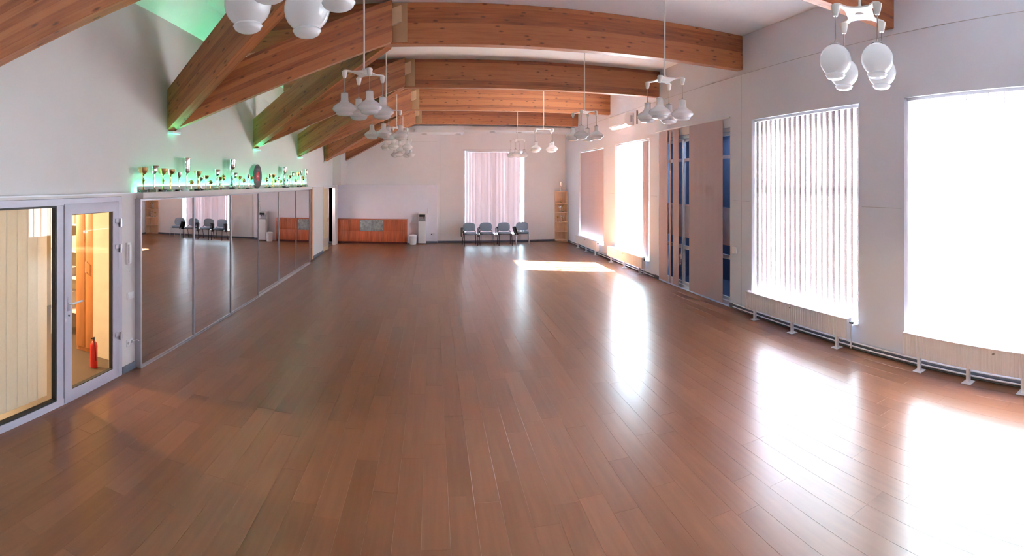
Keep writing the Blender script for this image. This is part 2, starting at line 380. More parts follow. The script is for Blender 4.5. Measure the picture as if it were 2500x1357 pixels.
# seams between the wall boards
n = 4
for a, b in [(YB, 14.6)]:
    struct('trim_%d' % n, MB().box(XR-.003, XR, YB, YF, 4.300, 4.306), seam_m); n += 1
for a, b in [(3.82, 4.5), (7.1, 7.6), (10.85, 11.2), (13.75, 14.6)]:
    struct('trim_%d' % n, MB().box(XR-.003, XR, a, b, 2.0, 2.005), seam_m); n += 1
struct('trim_%d' % n, MB().box(.30, .306, YF-.003, YF, 0, 4.16), seam_m); n += 1
struct('trim_%d' % n, MB().box(XR-.003, XR, 7.36, 7.365, .1, 4.3), seam_m); n += 1
struct('trim_%d' % n, MB().box(-2.5, .19, YF-.004, YF, 3.9, 3.905), seam_m); n += 1
# skirtings
def skirt(name, mb): struct(name, mb, skirt_m, .003)
for a, b in [(YB, DOORY[0]), (DOORY[1], YF)]: skirt('baseboard_right', MB().box(XR-.018, XR, a, b, 0, .085))
skirt('baseboard_far', MB().box(.20, XR-.02, YF-.018, YF, 0, .075))
skirt('baseboard_far', MB().box(-.5, .19, YF-.118, YF-.10, 0, .075))
skirt('baseboard_left', MB().box(LX, LX+.018, 4.93, 5.3, 0, .085))
skirt('baseboard_left', MB().box(-3.60, -3.582, 14.74, 16.08, 0, .085))
skirt('baseboard_recess', MB().box(-4.44, -3.72, 18.58, 18.6, 0, .075))

# ------------------------------------------------------------------ windows of the right wall
def window(i, a, b, z0, z1):
    x0, x1 = XR+.16, XR+.23
    root = struct('window_%d' % i, MB().frame(a+.002, b-.002, z0+.002, z1-.002, .06, x0, x1), white_m)
    p, q = a+.06, b-.06
    MB().box(x0, x1, p, q, 2.36, 2.385).build('transom', white_m, root)
    MB().box(x0+.03, x0+.036, p, q, z0+.06, 2.36).build('pane', glass_m, root)
    MB().box(x0+.03, x0+.036, p, q, 2.385, z1-.06).build('pane', glass_m, root)
    MB().box(XR-.06, x0, a+.004, b-.004, z0+.002, z0+.028).build('sill', white_m, root, .004)
    for yy in (a+.003, b-.010):
        MB().box(XR-.006, x0, yy, yy+.007, z0+.03, z1-.004).build('reveal_trim', white_m, root)
    return root
for i, (a, b) in enumerate(WIN): window(i+1, a, b, WZ0, WZ1)
# far window
fw = struct('window_6', MB().frame(1.272, 3.598, .282, 3.548, .06, .16, .23).xf(Matrix(((0, 1, 0, 0), (1, 0, 0, YF), (0, 0, 1, 0), (0, 0, 0, 1)))), white_m)
MB().box(2.40, 2.47, YF+.16, YF+.23, .34, 3.49).build('mullion', white_m, fw)
for p, q in ((1.33, 2.40), (2.47, 3.54)): MB().box(p, q, YF+.19, YF+.196, .34, 3.49).build('pane', glass_m, fw)
MB().box(1.274, 3.596, YF-.05, YF+.16, .284, .31).build('sill', white_m, fw, .004)
tr = MB().box(1.20, 3.66, YF-.02, YF, 3.55, 3.62); tr.build('top_trim', white_m, fw, .003)

def slat_mesh(w, h, m, name='slat'):
    mb = MB(); nseg = 6
    for sgn in (0, 1): pass
    top = []; pts = []
    for k in range(nseg+1):
        x = -w/2+w*k/nseg; y = .006*(1-(2*x/w)**2)
        pts.append((x, y))
    poly = pts+[(x, y-.0014) for x, y in reversed(pts)]
    return mb.prism(poly, -h, 0, 'z').mesh(name, m)
def blind(label, x, ys, z1, z0, w, dirs, m, axis='y', y0=None, y1=None, group=None, chain=None):
    t = thing('vertical_blind', label, 'blind', (0, 0, 0))
    me = slat_mesh(w, z1-z0-.03, m)
    if axis == 'y': MB().box(x-.02, x+.02, y0, y1, z1-.03, z1+.012).build('headrail', white_m, t, .003)
    else: MB().box(y0, y1, x-.02, x+.02, z1-.03, z1+.012).build('headrail', white_m, t, .003)
    for yy, d in zip(ys, dirs):
        loc = (x, yy, z1-.032) if axis == 'y' else (yy, x, z1-.032)
        part_of('slat', me, t, loc, pi/2-d if axis == 'y' else -d)
    if chain:
        for cy, zb in chain:
            cb = MB().tube([(x-.03, cy, z1-.03), (x-.03, cy, zb)], .0018, 5)
            z = z1-.12
            while z > zb:
                cb.lathe([(0, -.006), (.006, 0), (0, .006)], 6, (x-.03, cy, z)); z -= .16
            cb.build('control_chain', rod_m, t)
    return t
def span(a, b, p): 
    k = int(round((b-a)/p)); return [a+(i+.5)*(b-a)/k for i in range(k)]
# window 3 (second from the camera): open slats nearly edge-on from the camera
a, b = WIN[2]
ys = span(a+.03, b-.02, .122)
blind('open vertical blind of many thin mauve slats, second window from the camera', XR+.07, ys, WZ1-.01, WZ0+.08, .12,
      [.30+random.uniform(-.05, .05) for _ in ys], slat_m, y0=a+.015, y1=b-.015, chain=[(a+.06, .45), (a+.19, .9)])
a, b = WIN[3]
ys = span(a+.02, b-.02, .100)
blind('open vertical blind over the window nearest the camera, slats turned edge-on', XR+.07, ys, WZ1-.01, WZ0+.08, .127,
      [1.0+random.uniform(-.06, .06) for yy in ys], slat_m, y0=a+.015, y1=b-.015)
a, b = WIN[1]
ys = [a+.05+.055*i for i in range(10)]+[12.1, 12.45, 13.25, 13.5, 13.62]
blind('vertical blind drawn half aside on the blown-out window beside the curtained door, pink slats gathered', XR+.07, ys, WZ1-.01, WZ0+.08, .12,
      [.05+random.uniform(-.3, .35) for _ in range(10)]+[.38, .40, .36, .35, .34], pink_m, y0=a+.015, y1=b-.015)
a, b = WIN[0]
ys = span(a+.03, b-.02, .108)
blind('closed pink vertical blind over the window next to the corner shelf', XR+.07, ys, WZ1-.01, WZ0+.12, .127,
      [.04+random.uniform(-.03, .03) for _ in ys], pinkw_m, y0=a+.015, y1=b-.015)
a, b = WIN[4]
ys = span(a+.03, b-.02, .118)
blind('closed pink vertical blind over the window behind the camera', XR+.07, ys, WZ1-.01, WZ0+.10, .127,
      [.05+random.uniform(-.04, .04) for _ in ys], pinkd_m, y0=a+.015, y1=b-.015)
xs = span(1.32, 3.44, .115)
blind('closed pink vertical blind hanging behind the row of chairs', YF+.06, xs, 3.54, .36, .127,
      [random.uniform(-.25, .25) for _ in xs], pink_m, axis='x', y0=1.29, y1=3.58)

# ------------------------------------------------------------------ curtained double door on the right
d4 = struct('door_4', MB().frame(DOORY[0]+.002, DOORY[1]-.002, .0, 3.376, .07, XR+.06, XR+.16), white_m)
leafs = [(7.80, 8.74), (8.76, 9.70), (9.72, 10.67)]
for (a, b) in leafs:
    lf = MB().frame(a, b, .08, 3.30, .055, XR+.09, XR+.13).build('door_leaf', white_m, d4)
    for z0, z1 in ((2.80, 2.87), (.86, .94)):
        MB().box(XR+.09, XR+.13, a+.055, b-.055, z0, z1).build('crossbar', white_m, lf)
    MB().box(XR+.10, XR+.12, a+.055, b-.055, 1.12, 1.85).build('panel', lilac_m, lf)
    for z0, z1 in ((2.87, 3.24), (1.85, 2.80), (.94, 1.12), (.14, .86)):
        MB().box(XR+.107, XR+.113, a+.055, b-.055, z0, z1).build('pane', tglass_m, lf)
    if a < 9: MB().tube([(XR+.09, b-.03, 1.0), (XR+.03, b-.03, .97), (XR+.03, b-.03, .64), (XR+.09, b-.03, .61)], .012, 8).build('handle', white_m, lf, smooth=True)
# dark vestibule beyond it
struct('wall_vestibule', MB().box(XR+.3, 6.7, 7.45, 7.55, -.1, 3.7), vest_m)
struct('wall_vestibule', MB().box(XR+.3, 6.7, 10.9, 11.0, -.1, 3.7), vest_m)
struct('wall_vestibule', wall_grid('y', 6.7, 6.8, 7.45, 11, -.1, 3.7, []), vest_m)
struct('ceiling_vestibule', MB().box(XR+.3, 6.8, 7.45, 11, 3.6, 3.7), vest_m)
struct('floor_vestibule', MB().box(XR+.3, 6.8, 7.45, 11, -.14, -.02), vest_m)
vl = bpy.data.lights.new('vestibule_fill', 'AREA'); vl.size = .8; vl.energy = 45; vl.color = (.75, .85, 1)  # unseen fill light, added to lift the black interior behind the door panes
vlo = bpy.data.objects.new('vestibule_fill', vl); C.objects.link(vlo); vlo.location = (6.15, 9.2, 3.55)
# rail and hanging cloth panels
pcur = thing('panel_curtain', 'dusty pink panel curtain hanging from a thin white rail over the dark glazed door', 'curtain')
rail = MB().tube([(XR-.05, 7.66, 3.555), (XR-.05, 10.82, 3.555)], .014, 8).build('curtain_rail', white_m, pcur, smooth=True)
def cloth(label, a, b, z1=3.535, z0=.045, x=XR-.05, dx=0., fold=.0015, group=None):
    nn = max(4, int((b-a)/.06)); pts = [(x+dx*i/nn+fold*sin(i*1.7), a+(b-a)*i/nn) for i in range(nn+1)]
    o = MB().prism(pts+[(p+.002, q) for p, q in reversed(pts)], z0, z1, 'z').build('cloth_panel', pinkd_m, pcur)
    o['label'] = label; return o
cloth('wide flat dusty-pink curtain panel on the right half of the dark glazed door', 7.90, 9.19)
cloth('narrow pink curtain panel beside the dark gap with the white pull handle', 9.66, 9.98, dx=.02)
cloth('thin pink curtain strip between two dark slits on the glazed door', 10.03, 10.13)
cloth('pink curtain panel hanging at the far edge of the dark glazed door', 10.20, 10.70, dx=.03)
sw = MB().box(XR-.025, XR, 7.50, 7.62, 1.02, 1.14).build('wall_switch', plast_m, None, .004); tag(sw, 'small white switch box on the wall beside the dark strip of the curtained door', 'switch')

# ------------------------------------------------------------------ radiators, pipes
def radiator(label, ya, yb, group='low white radiators on floor feet', z0=.165, z1=.455, feet=3):
    t = thing('radiator', label, 'radiator', (XR-.19, (ya+yb)/2, 0)); L = yb-ya
    body = MB()
    # corrugated front plate as one extruded zigzag
    k = int(L/.05); pts = []
    for i in range(k):
        y = -L/2+L*i/k; s = L/k
        pts += [(0.0, y), (.0, y+s*.35), (.009, y+s*.5), (.009, y+s*.85)]
    pts.append((0, L/2)); pts += [(.09, L/2), (.09, -L/2)]
    body.prism(pts, z0+.012, z1-.012, 'z').build('front_plate', white_m, t)
    MB().box(-.004, .10, -L/2-.008, L/2+.008, z1-.014, z1).build('top_grille', white_m, t, .003)
    MB().box(-.004, .10, -L/2-.008, -L/2, z0, z1-.014).build('end_cap', white_m, t)
    MB().box(-.004, .10, L/2, L/2+.008, z0, z1-.014).build('end_cap', white_m, t)
    for i in range(feet):
        y = -L/2+.22+(L-.44)*i/(feet-1)
        f = MB().box(.025, .065, y-.02, y+.02, .008, z0+.02).build('foot', white_m, t)
        MB().box(-.02, .11, y-.06, y+.06, 0, .008).build('foot_plate', white_m, f, .002)
    v = MB().tube([(.04, -L/2-.008, z1-.05), (.04, -L/2-.05, z1-.05), (.04, -L/2-.05, .05)], .010, 8).build('feed_pipe', white_m, t, smooth=True)
    MB().tube([(.04, -L/2-.03, z1-.05), (.04, -L/2-.085, z1-.05)], .017, 8).build('valve', dark_m, t, smooth=True)
    MB().tube([(-.014, 0, z1-.055), (.01, 0, z1-.055)], .012, 8).build('air_screw', rod_m, t, smooth=True)
    return t
radiator('long low white radiator under the window nearest the camera', 1.15, 3.66, feet=4)
radiator('low white radiator under the many-slatted window beside the curtained door', 4.62, 6.98)
radiator('low white radiator under the blown-out window with its blind drawn aside', 11.35, 13.85)
radiator('low white radiator under the closed pink blind near the corner shelf', 14.85, 17.2)
for z, xx in ((.050, XR-.06), (.10, XR-.045)):
    for a, b in ((YB, 7.55), (10.9, 18.3)):
        p = MB().tube([(xx, a, z), (xx, b, z)], .011, 8).build('heating_pipe', white_m, smooth=True)
        tag(p, ('upper' if z > .06 else 'lower')+' white heating pipe along the skirting, '+('from the camera end to the curtained door' if a < 0 else 'from the curtained door to the corner shelf'), 'pipe')
# air conditioner
ac = thing('air_conditioner', 'white wall-mounted air conditioner high between the beams and the window', 'air conditioner', (XR, 12.95, 3.84))
MB().prism([(-.001, .02), (-.001, .38), (-.20, .38), (-.235, .33), (-.235, .09), (-.16, .02)], -.66, .66, 'y').build('casing', plast_m, ac, .012)
MB().prism([(-.238, .10), (-.238, .33), (-.243, .33), (-.243, .10)], -.62, .62, 'y').build('front_cover', white_m, ac)
MB().prism([(-.15, .012), (-.225, .075), (-.231, .07), (-.155, .006)], -.55, .55, 'y').build('air_flap', white_m, ac)
MB().prism([(-.165, .022), (-.225, .083), (-.228, .080), (-.168, .019)], -.50, .50, 'y').build('outlet_slot', dark_m, ac)
MB().box(-.10, -.04, -.663, -.66, .12, .30).build('side_grille', seam_m, ac)
tag(MB().box(XR-.03, XR, 12.02, 12.06, 3.88, 4.24).build('pipe_cover', rod_m), 'narrow grey pipe cover on the wall beside the air conditioner', 'pipe')

# ------------------------------------------------------------------ beams
def beam(name, p, q, h, w, label, z_h2=None, group='glued laminated roof beams'):
    # p, q: bottom centre points; vertical end cuts; h = vertical height
    p, q = Vector(p), Vector(q); d = (q-p); dh = Vector((d.x, d.y, 0)); Lh = dh.length; dh.normalize(); nrm = Vector((-dh.y, dh.x, 0))*w/2
    h2 = z_h2 or h
    vs = [p-nrm, p+nrm, p+nrm+Vector((0, 0, h)), p-nrm+Vector((0, 0, h)), q-nrm, q+nrm, q+nrm+Vector((0, 0, h2)), q-nrm+Vector((0, 0, h2))]
    fs = [(0, 3, 2, 1), (4, 5, 6, 7), (0, 4, 7, 3), (1, 2, 6, 5), (3, 7, 6, 2), (0, 1, 5, 4)]
    L = d.length
    c = Vector(p); me = bpy.data.meshes.new(name)
    me.from_pydata([tuple(v-c) for v in vs], [], fs)
    uv = me.uv_layers.new(name='UVMap')
    co = {0: (0, 0), 1: (0, 0), 2: (0, h), 3: (0, h), 4: (L, 0), 5: (L, 0), 6: (L, h2), 7: (L, h2)}
    for po in me.polygons:
        for li in po.loop_indices:
            vi = me.loops[li].vertex_index; u, v = co[vi]
            side = po.index
            if side in (4, 5): v = (0 if vi in (0, 3, 4, 7) else w)+(.035 if side == 5 else 1.)
            if side in (0, 1): u = (0 if vi in (0, 3, 4, 7) else w)
            uv.data[li].uv = (u, v)
    me.materials.append(beam_m)
    o = bpy.data.objects.new(name, me); C.objects.link(o); o.location = c
    md = o.modifiers.new('edge', 'BEVEL'); md.width = .004; md.segments = 1
    return tag(o, label, 'beam', group)
YK = [4.0, 7.38, 10.76, 14.14, 17.52]; ZB, ZT = 4.385, 4.998
ordn = ['above the camera', 'first ahead of the camera', 'second ahead of the camera', 'third ahead of the camera', 'farthest, just before the far wall']
plate_m = mat('beige_plate', (.36, .23, .12), .55, var=.05); block_m = mat('beige_block', (.62, .45, .28), .55, var=.05)
for k, y in enumerate(YK):
    hb = beam('ceiling_beam', (XR, y+.02, ZB), (-3.30, y+.02, ZB), ZT-ZB, .16, 'level timber beam across the ceiling, '+ordn[k])
    cp = MB().box(-.58, -.365, y-.085, y-.06, ZB+.02, ZT-.01).build('connector_plate', plate_m, None, .003)
    cp.parent = hb; cp.location = -Vector(hb.location)
    cb = MB().prism([(-.63, 4.62), (-.45, 4.69), (-.45, 4.93), (-.63, 4.87)], y-.15, y-.085, 'y').build('connector_block', block_m, cp)
SUP = [(2.8, 3.34), (6.25, 3.08), (9.70, 3.04), (13.15, 3.04), (16.40, 3.04)]
names = ['nearest the camera in the top left corner', 'resting above the glass-door end of the trophy ledge', 'resting above the disc on the trophy ledge', 'resting above the far end of the trophy ledge', 'resting on the wall past the mirrors']
for k, (y, z) in enumerate(SUP):
    if k < 5:
        sb = beam('rafter', (XL, y, z), (-.60, YK[k]-.13, ZB), .69 if k == 0 else .58, .15, 'sloping timber rafter, '+names[k], .61)
        bk = MB().box(XL, XL+.10, y-.11, y+.11, z-.035, z-.002).build('support_bracket', white_m, None, .003); bk.parent = sb; bk.location = -Vector(sb.location)
    if k > 0:
        yy, xx = (y, XL) if k < 4 else (16.55, XL)
        beam('diagonal_rafter', (xx, yy-.02, z), (-.66, YK[k-1]+.12, ZB), .58, .15, 'diagonal timber rafter, '+names[k], .61)
beam('diagonal_rafter', (-3.32, 18.95, 3.17), (-.66, 17.66, ZB), .62, .14, 'last diagonal timber rafter, ending at the white corner column', .60)

# ------------------------------------------------------------------ chandeliers
def shade_prof(kind):
    if kind == 'globe':
        pr = [(.018, 0.0), (.03, -.002)]
        for i in range(1, 11):
            a = pi*(.10+.72*i/10); pr.append((.118*sin(a), -.118+.118*cos(a)-.0))
        zb = pr[-1][1]
        pr += [(.070, zb-.006), (.074, zb-.012), (.068, zb-.018), (.066, zb-.026), (.060, zb-.032), (.045, zb-.040), (.02, zb-.042)]
        return pr
    return [(.02, 0), (.040, -.002), (.043, -.02), (.043, -.055), (.046, -.085), (.060, -.105), (.100, -.130), (.130, -.155), (.140, -.178), (.133, -.198),
            (.108, -.215), (.102, -.222), (.104, -.230), (.094, -.245), (.070, -.256), (.03, -.262)]
shade_me = {k: MB().lathe(shade_prof(k), 28).mesh('glass_shade', opal_m, smooth=True) for k in ('globe', 'bell')}
sock_me = MB().lathe([(.012, -.082), (.018, -.08), (.026, -.05), (.032, -.02), (.034, 0)], 16).mesh('socket_cup', lampwhite_m, smooth=True)
cap_me = MB().lathe([(.045, -.004), (.040, .004), (.012, .012), (.006, .03)], 14).mesh('shade_cap', rod_m, smooth=True)
def star():
    pts = []
    A, B, w = .155, .215, .026      # half width, half length of the four socket positions
    quarter = [(A+.01, B-.03), (A+.022, B+.0), (A+.005, B+.022), (A-.03, B+.02)]
    for sx, sy in ((1, 1), (-1, 1), (-1, -1), (1, -1)):
        q = [(sx*x, sy*y) for x, y in quarter]; v1 = [(sx*.105, sy*.085), (sx*.115, sy*.13)]; v2 = [(sx*.08, sy*.165), (sx*.03, sy*.145)]
        seg = v1+q+v2
        pts += seg if sx*sy > 0 else seg[::-1]
    return pts
star_me = MB().prism(star(), -.006, .006, 'z').mesh('star_plate', lampwhite_m, bevel=.002)
rose_me = MB().lathe([(.012, -.07), (.03, -.065), (.045, -.02), (.048, 0)], 16).mesh('ceiling_rose', lampwhite_m, smooth=True)
hub_me = MB().lathe([(.02, -.02), (.035, -.012), (.04, 0), (.03, .03), (.014, .06)], 14).mesh('hub', lampwhite_m, smooth=True)
def chandelier(x, y, kind, rz, zhub, zshade, label):
    t = thing('pendant_chandelier', label, 'chandelier', (x, y, ZC), rz)
    part_of('ceiling_rose', rose_me, t)
    hz = zhub-ZC
    MB().tube([(0, 0, -.06), (0, 0, hz+.03)], .011, 10).build('pole', lampwhite_m, t, smooth=True)
    pl = part_of('star_plate', star_me, t, (0, 0, hz)); part_of('hub', hub_me, pl)
    for q in range(4):
        c = ((1, -1, -1, 1)[q]*.155, (1, 1, -1, -1)[q]*.215)
        part_of('socket_cup', sock_me, t, (c[0], c[1], hz-.006))
        zs = zshade-ZC
        MB().tube([(0, 0, zs), (0, 0, hz-.085)], .0045, 6).build('hanging_rod', rod_m, t, smooth=True, loc=(c[0], c[1], 0))
        sh = part_of('glass_shade', shade_me[kind], t, (c[0], c[1], zs)); part_of('shade_cap', cap_me, sh)
    return t
lo = 'white four-shade chandelier '
chandelier(2.93, 2.52, 'globe', R(-56), 3.66, 3.365, lo+'with round globes, high before the nearest window')
chandelier(-.65, 2.21, 'globe', R(33), 3.66, 3.355, lo+'with round globes, cut off by the top of the photo')
chandelier(-.80, 5.80, 'bell', R(-14), 3.63, 3.37, lo+'with bell shades, largest one in front of the rafters')
chandelier(2.90, 5.74, 'bell', R(-4), 3.67, 3.39, lo+'with bell shades, in front of the curtained door')
chandelier(-.85, 9.16, 'bell', R(-40), 3.68, 3.40, lo+'with bell shades, second along the rafters')
chandelier(2.90, 9.16, 'bell', R(5), 3.70, 3.41, lo+'with bell shades, near the air conditioner')
chandelier(-.90, 12.6, 'bell', R(-50), 3.72, 3.41, lo+'with bell shades, third along the rafters')
chandelier(2.90, 12.7, 'bell', R(-97), 3.73, 3.39, lo+'with bell shades, brightly lit before the far wall')
chandelier(-.96, 16.3, 'bell', R(-60), 3.74, 3.42, lo+'with bell shades, farthest along the rafters')
chandelier(2.88, 16.6, 'bell', R(13), 3.77, 3.44, lo+'with bell shades, smallest, before the pink far blind')

# ------------------------------------------------------------------ mirrored cupboard front, ledge, led strip
mw = thing('mirrored_cupboard', 'long run of sliding mirror doors under the trophy ledge', 'cupboard', (0, 0, 0))
MB().box(-3.60, -3.445, 5.24, 14.02, 2.135, 2.215).build('ledge', wall_m, mw, .003)
MB().box(-3.585, -3.57, 5.30, 13.98, 2.215, 2.295).build('upstand', wall_m, mw)
MB().box(-3.60, -3.46, 5.22, 14.0, 0.0, .012).build('floor_track', chrome_m, mw)
MB().box(-3.60, -3.46, 5.205, 5.222, 0.012, 2.135).build('end_post', grey_m, mw)
MB().box(-3.58, -3.515, 14.0, 14.03, 0.012, 2.135).build('end_post', white_m, mw)
def mirror_door(a, b, x):
    f = MB().frame(a, b, .014, 2.13, .018, x-.014, x+.010).build('mirror_door', grey_m, mw)
    MB().box(x-.008, x-.003, a+.018, b-.018, .032, 2.112).build('mirror_pane', mirror_m, f)
for a, b in ((5.225, 6.68), (6.68, 8.10), (8.10, 9.54)): mirror_door(a, b, -3.475)
for a, b in ((9.50, 11.05), (11.05, 12.53), (12.53, 13.99)): mirror_door(a, b, -3.525)
led = MB().box(-3.617, -3.597, 5.32, 13.9, 2.222, 2.228).build('led_strip', green_m)
tag(led, 'glowing green light strip along the wall behind the trophies', 'light strip')

# ------------------------------------------------------------------ trophies
def trophy_meshes(kind):
    P = {}
    if kind == 'g1': P = dict(base=('box', .042, .10, 'dark'), stem=[(.024, 0), (.014, .05), (.009, .2), (.018, .35), (.024, .42), (.010, .50), (.009, .6), (.016, .66)], cup=[(.012, .66), (.045, .70), (.080, .78), (.095, .90), (.108, 1.0)], m=gold_m, h=True)
    if kind == 'g2': P = dict(base=('round', .045, .09, 'stone'), stem=[(.03, 0), (.014, .05), (.010, .2), (.022, .32), (.010, .45), (.009, .6), (.016, .70)], cup=[(.012, .70), (.065, .76), (.105, .87), (.112, .95), (.120, 1.0)], m=gold_m, h=True)
    if kind == 'g4': P = dict(base=('round', .04, .14, 'stone'), stem=[(.03, 0), (.012, .06), (.008, .3), (.012, .5)], cup=[(.012, .5), (.055, .54), (.085, .66), (.090, .76), (.06, .88), (.02, .95), (.010, 1.0)], m=gold_m, h=False)
    if kind == 's2': P = dict(base=('box', .045, .12, 'stone'), stem=[(.03, 0), (.012, .05), (.018, .12), (.010, .25), (.022, .38), (.010, .5), (.014, .62)], cup=[(.012, .62), (.05, .67), (.085, .76), (.082, .9), (.110, 1.0)], m=silver_m, h=True)
    if kind == 's3': P = dict(base=('box', .036, .09, 'dark'), stem=[(.022, 0), (.010, .08), (.020, .2), (.008, .35), (.018, .5), (.010, .66)], cup=[(.010, .66), (.045, .71), (.075, .82), (.088, 1.0)], m=silver_m, h=False)
    if kind == 'S': P = dict(base=('round', .05, .07, 'pale'), stem=[(.035, 0), (.012, .05), (.02, .10), (.010, .18), (.02, .28), (.009, .38), (.02, .48)], cup=[(.02, .48), (.06, .52), (.078, .60), (.080, .78), (.084, .95), (.095, 1.0)], m=silver_m, h=True)
    if kind == 'G': P = dict(base=('box', .055, .08, 'dark'), stem=[(.04, 0), (.016, .05), (.034, .10), (.012, .2), (.034, .3), (.014, .42), (.024, .5), (.014, .62)], cup=[(.02, .62), (.070, .66), (.100, .74), (.104, .87), (.118, 1.0)], m=silver_m, h=True)
    return P
bmats = {'dark': marble_m, 'stone': sand_m, 'pale': white_m}
desc = {'g1': 'gold trophy cup on a dark block', 'g2': 'gold trophy with a wide bowl', 'g4': 'small gold trophy with a closed round top',
        's2': 'silver trophy cup with a flared rim', 's3': 'slim silver trophy goblet', 'S': 'tall straight-sided silver trophy cup', 'G': 'large silver trophy cup on a black block'}
cnt = {}
def trophy(x, y, z, h, kind, label, wf=1.0, group='trophies on the mirror ledge'):
    P = trophy_meshes(kind); s = h
    t = thing('trophy', label, 'trophy', (x, y, z), random.uniform(-.4, .4), group)
    bk, bw, bh, bmn = P['base']; bw = min(bw, .046)*wf; hb = bh*h
    (MB().box(-bw, bw, -bw, bw, 0, hb) if bk == 'box' else MB().lathe([(bw, 0), (bw, hb*.8), (bw*.85, hb)], 16)).build('base', bmats[bmn], t, .002 if bk == 'box' else 0, smooth=True)
    hs = h-hb; k = wf*max(.75, min(1.0, h/.33))
    st = [(r*k, hb+u*hs) for r, u in P['stem']]; MB().lathe(st, 12).build('stem', P['m'], t, smooth=True)
    cu = [(r*k*.62 if kind != 'G' and kind != 'S' else r*k*.72, hb+u*hs) for r, u in P['cup']]
    if kind != 'g4':
        inner = [(max(r-.004, .002), z_) for r, z_ in reversed(cu)][:-1]; cu = cu+inner
    c = MB().lathe(cu, 18).build('cup', P['m'], t, smooth=True)
    if P['h']:
        rr = max(r for r, _ in cu)*.8; za = hb+.76*hs; zb = hb+.95*hs
        for sg in (-1, 1):
            MB().tube([(0, sg*rr*.75, za), (0, sg*(rr+.022*k), za+.01), (0, sg*(rr+.03*k), (za+zb)/2), (0, sg*(rr+.018*k), zb), (0, sg*rr, zb-.005)], .003, 6).build('handle', P['m'], c, smooth=True)
    return t
TR = [(5.33, 0.32, 'g1'), (5.6, 0.35, 's2'), (5.82, 0.32, 'g1'), (6.05, 0.31, 'g2'), (6.26, 0.27, 's3'), (6.5, 0.49, 'S'), (6.67, 0.17, 'g4'), (6.86, 0.3, 'g1'), (6.99, 0.21, 's3'), (7.17, 0.24, 'g2'), (7.35, 0.17, 'g4'), (7.56, 0.34, 's2'), (7.69, 0.22, 'g1'), (7.86, 0.27, 'g4'), (8.19, 0.53, 'G'), (8.36, 0.3, 's2'), (8.58, 0.24, 'g2'), (8.78, 0.21, 'g4'), (9.0, 0.28, 's3'), (9.18, 0.24, 'g2'), (10.12, 0.24, 'g4'), (10.31, 0.31, 's3'), (10.54, 0.3, 'g2'), (10.74, 0.2, 'g4'), (10.96, 0.25, 's2'), (11.18, 0.19, 'g4'), (11.41, 0.49, 'G'), (11.65, 0.21, 's3'), (11.9, 0.3, 'g2'), (12.16, 0.38, 's2'), (12.43, 0.22, 'g4'), (12.67, 0.4, 'g1'), (12.92, 0.44, 's3'), (13.17, 0.31, 'g4'), (13.49, 0.48, 's2')]
ords = ['first', 'second', 'third', 'fourth', 'fifth', 'sixth', 'seventh', 'eighth', 'ninth', 'tenth', 'eleventh', 'twelfth', 'thirteenth', 'fourteenth', 'fifteenth', 'sixteenth', 'seventeenth', 'eighteenth', 'nineteenth', 'twentieth']
for i, (y, h, k) in enumerate(TR):
    side = ', %s from the ledge\'s left end' % ords[i] if i < 20 else ', %s right of the black disc' % ords[i-20]
    trophy(-3.512+random.uniform(-.006, .012), y, 2.215, h, k, desc[k]+side)
dz = thing('record_disc', 'large black disc with a red centre leaning among the trophies', 'disc', (-3.54, 9.66, 2.215+.25))
M90 = Matrix.Rotation(R(90), 4, 'Y')
MB().lathe([(.0, -.004), (.25, -.004), (.25, .004), (.0, .004)], 40).xf(M90).build('rim', disc_m, dz, smooth=True)
MB().lathe([(.0, .004), (.10, .004), (.10, .006), (.0, .006)], 30).xf(M90).build('label', rlabel_m, dz, smooth=True)
MB().lathe([(.0, .006), (.02, .006), (.02, .007), (.0, .007)], 12).xf(M90).build('spindle_hole', white_m, dz, smooth=True)

# ------------------------------------------------------------------ glazed partition and door on the left
d1 = struct('door_1', MB().frame(1.16, 4.915, 0.0, 2.172, .07, LX-.07, LX+.012), alu_m)
MB().box(LX-.07, LX+.012, 3.76, 3.86, .07, 2.10).build('jamb', alu_m, d1)
MB().frame(1.23, 3.76, .07, 2.10, .018, LX-.05, LX+.004).build('gasket', gasket_m, d1)
MB().box(LX-.03, LX-.022, 1.24, 3.75, .08, 2.09).build('pane', dglass_m, d1)
lf = MB().frame(3.87, 4.835, .012, 2.115, .115, LX-.045, LX+.022).build('door_leaf', alu_m, d1, .003)
MB().frame(3.98, 4.725, .122, 2.005, .012, LX-.035, LX+.012).build('gasket', gasket_m, lf)
MB().box(LX-.02, LX-.012, 3.985, 4.72, .127, 2.0).build('pane', dglass_m, lf)
hd = MB().tube([(LX+.02, 3.93, 1.06), (LX+.065, 3.93, 1.06), (LX+.07, 3.96, 1.06), (LX+.068, 4.10, 1.065)], .011, 8).build('handle', white_m, lf, smooth=True)
MB().box(LX+.022, LX+.028, 3.91, 3.95, .98, 1.13).build('handle_plate', alu_m, hd, .002)
MB().lathe([(.0, 0), (.009, 0), (.009, .012), (0, .012)], 10).xf(Matrix.Translation((LX+.022, 3.93, .93)) @ M90).build('keyhole', dark_m, lf)
for z in (1.86, 1.55, .50):
    hg = MB().tube([(LX+.045, 4.845, z-.05), (LX+.045, 4.845, z+.05)], .017, 10).build('hinge', chrome_m, lf, smooth=True)
    MB().box(LX+.022, LX+.035, 4.76, 4.84, z-.0, z+.05).build('hinge_plate', alu_m, hg, .002)
    MB().box(LX+.012, LX+.035, 4.85, 4.90, z-.05, z).build('hinge_plate', alu_m, hg, .002)
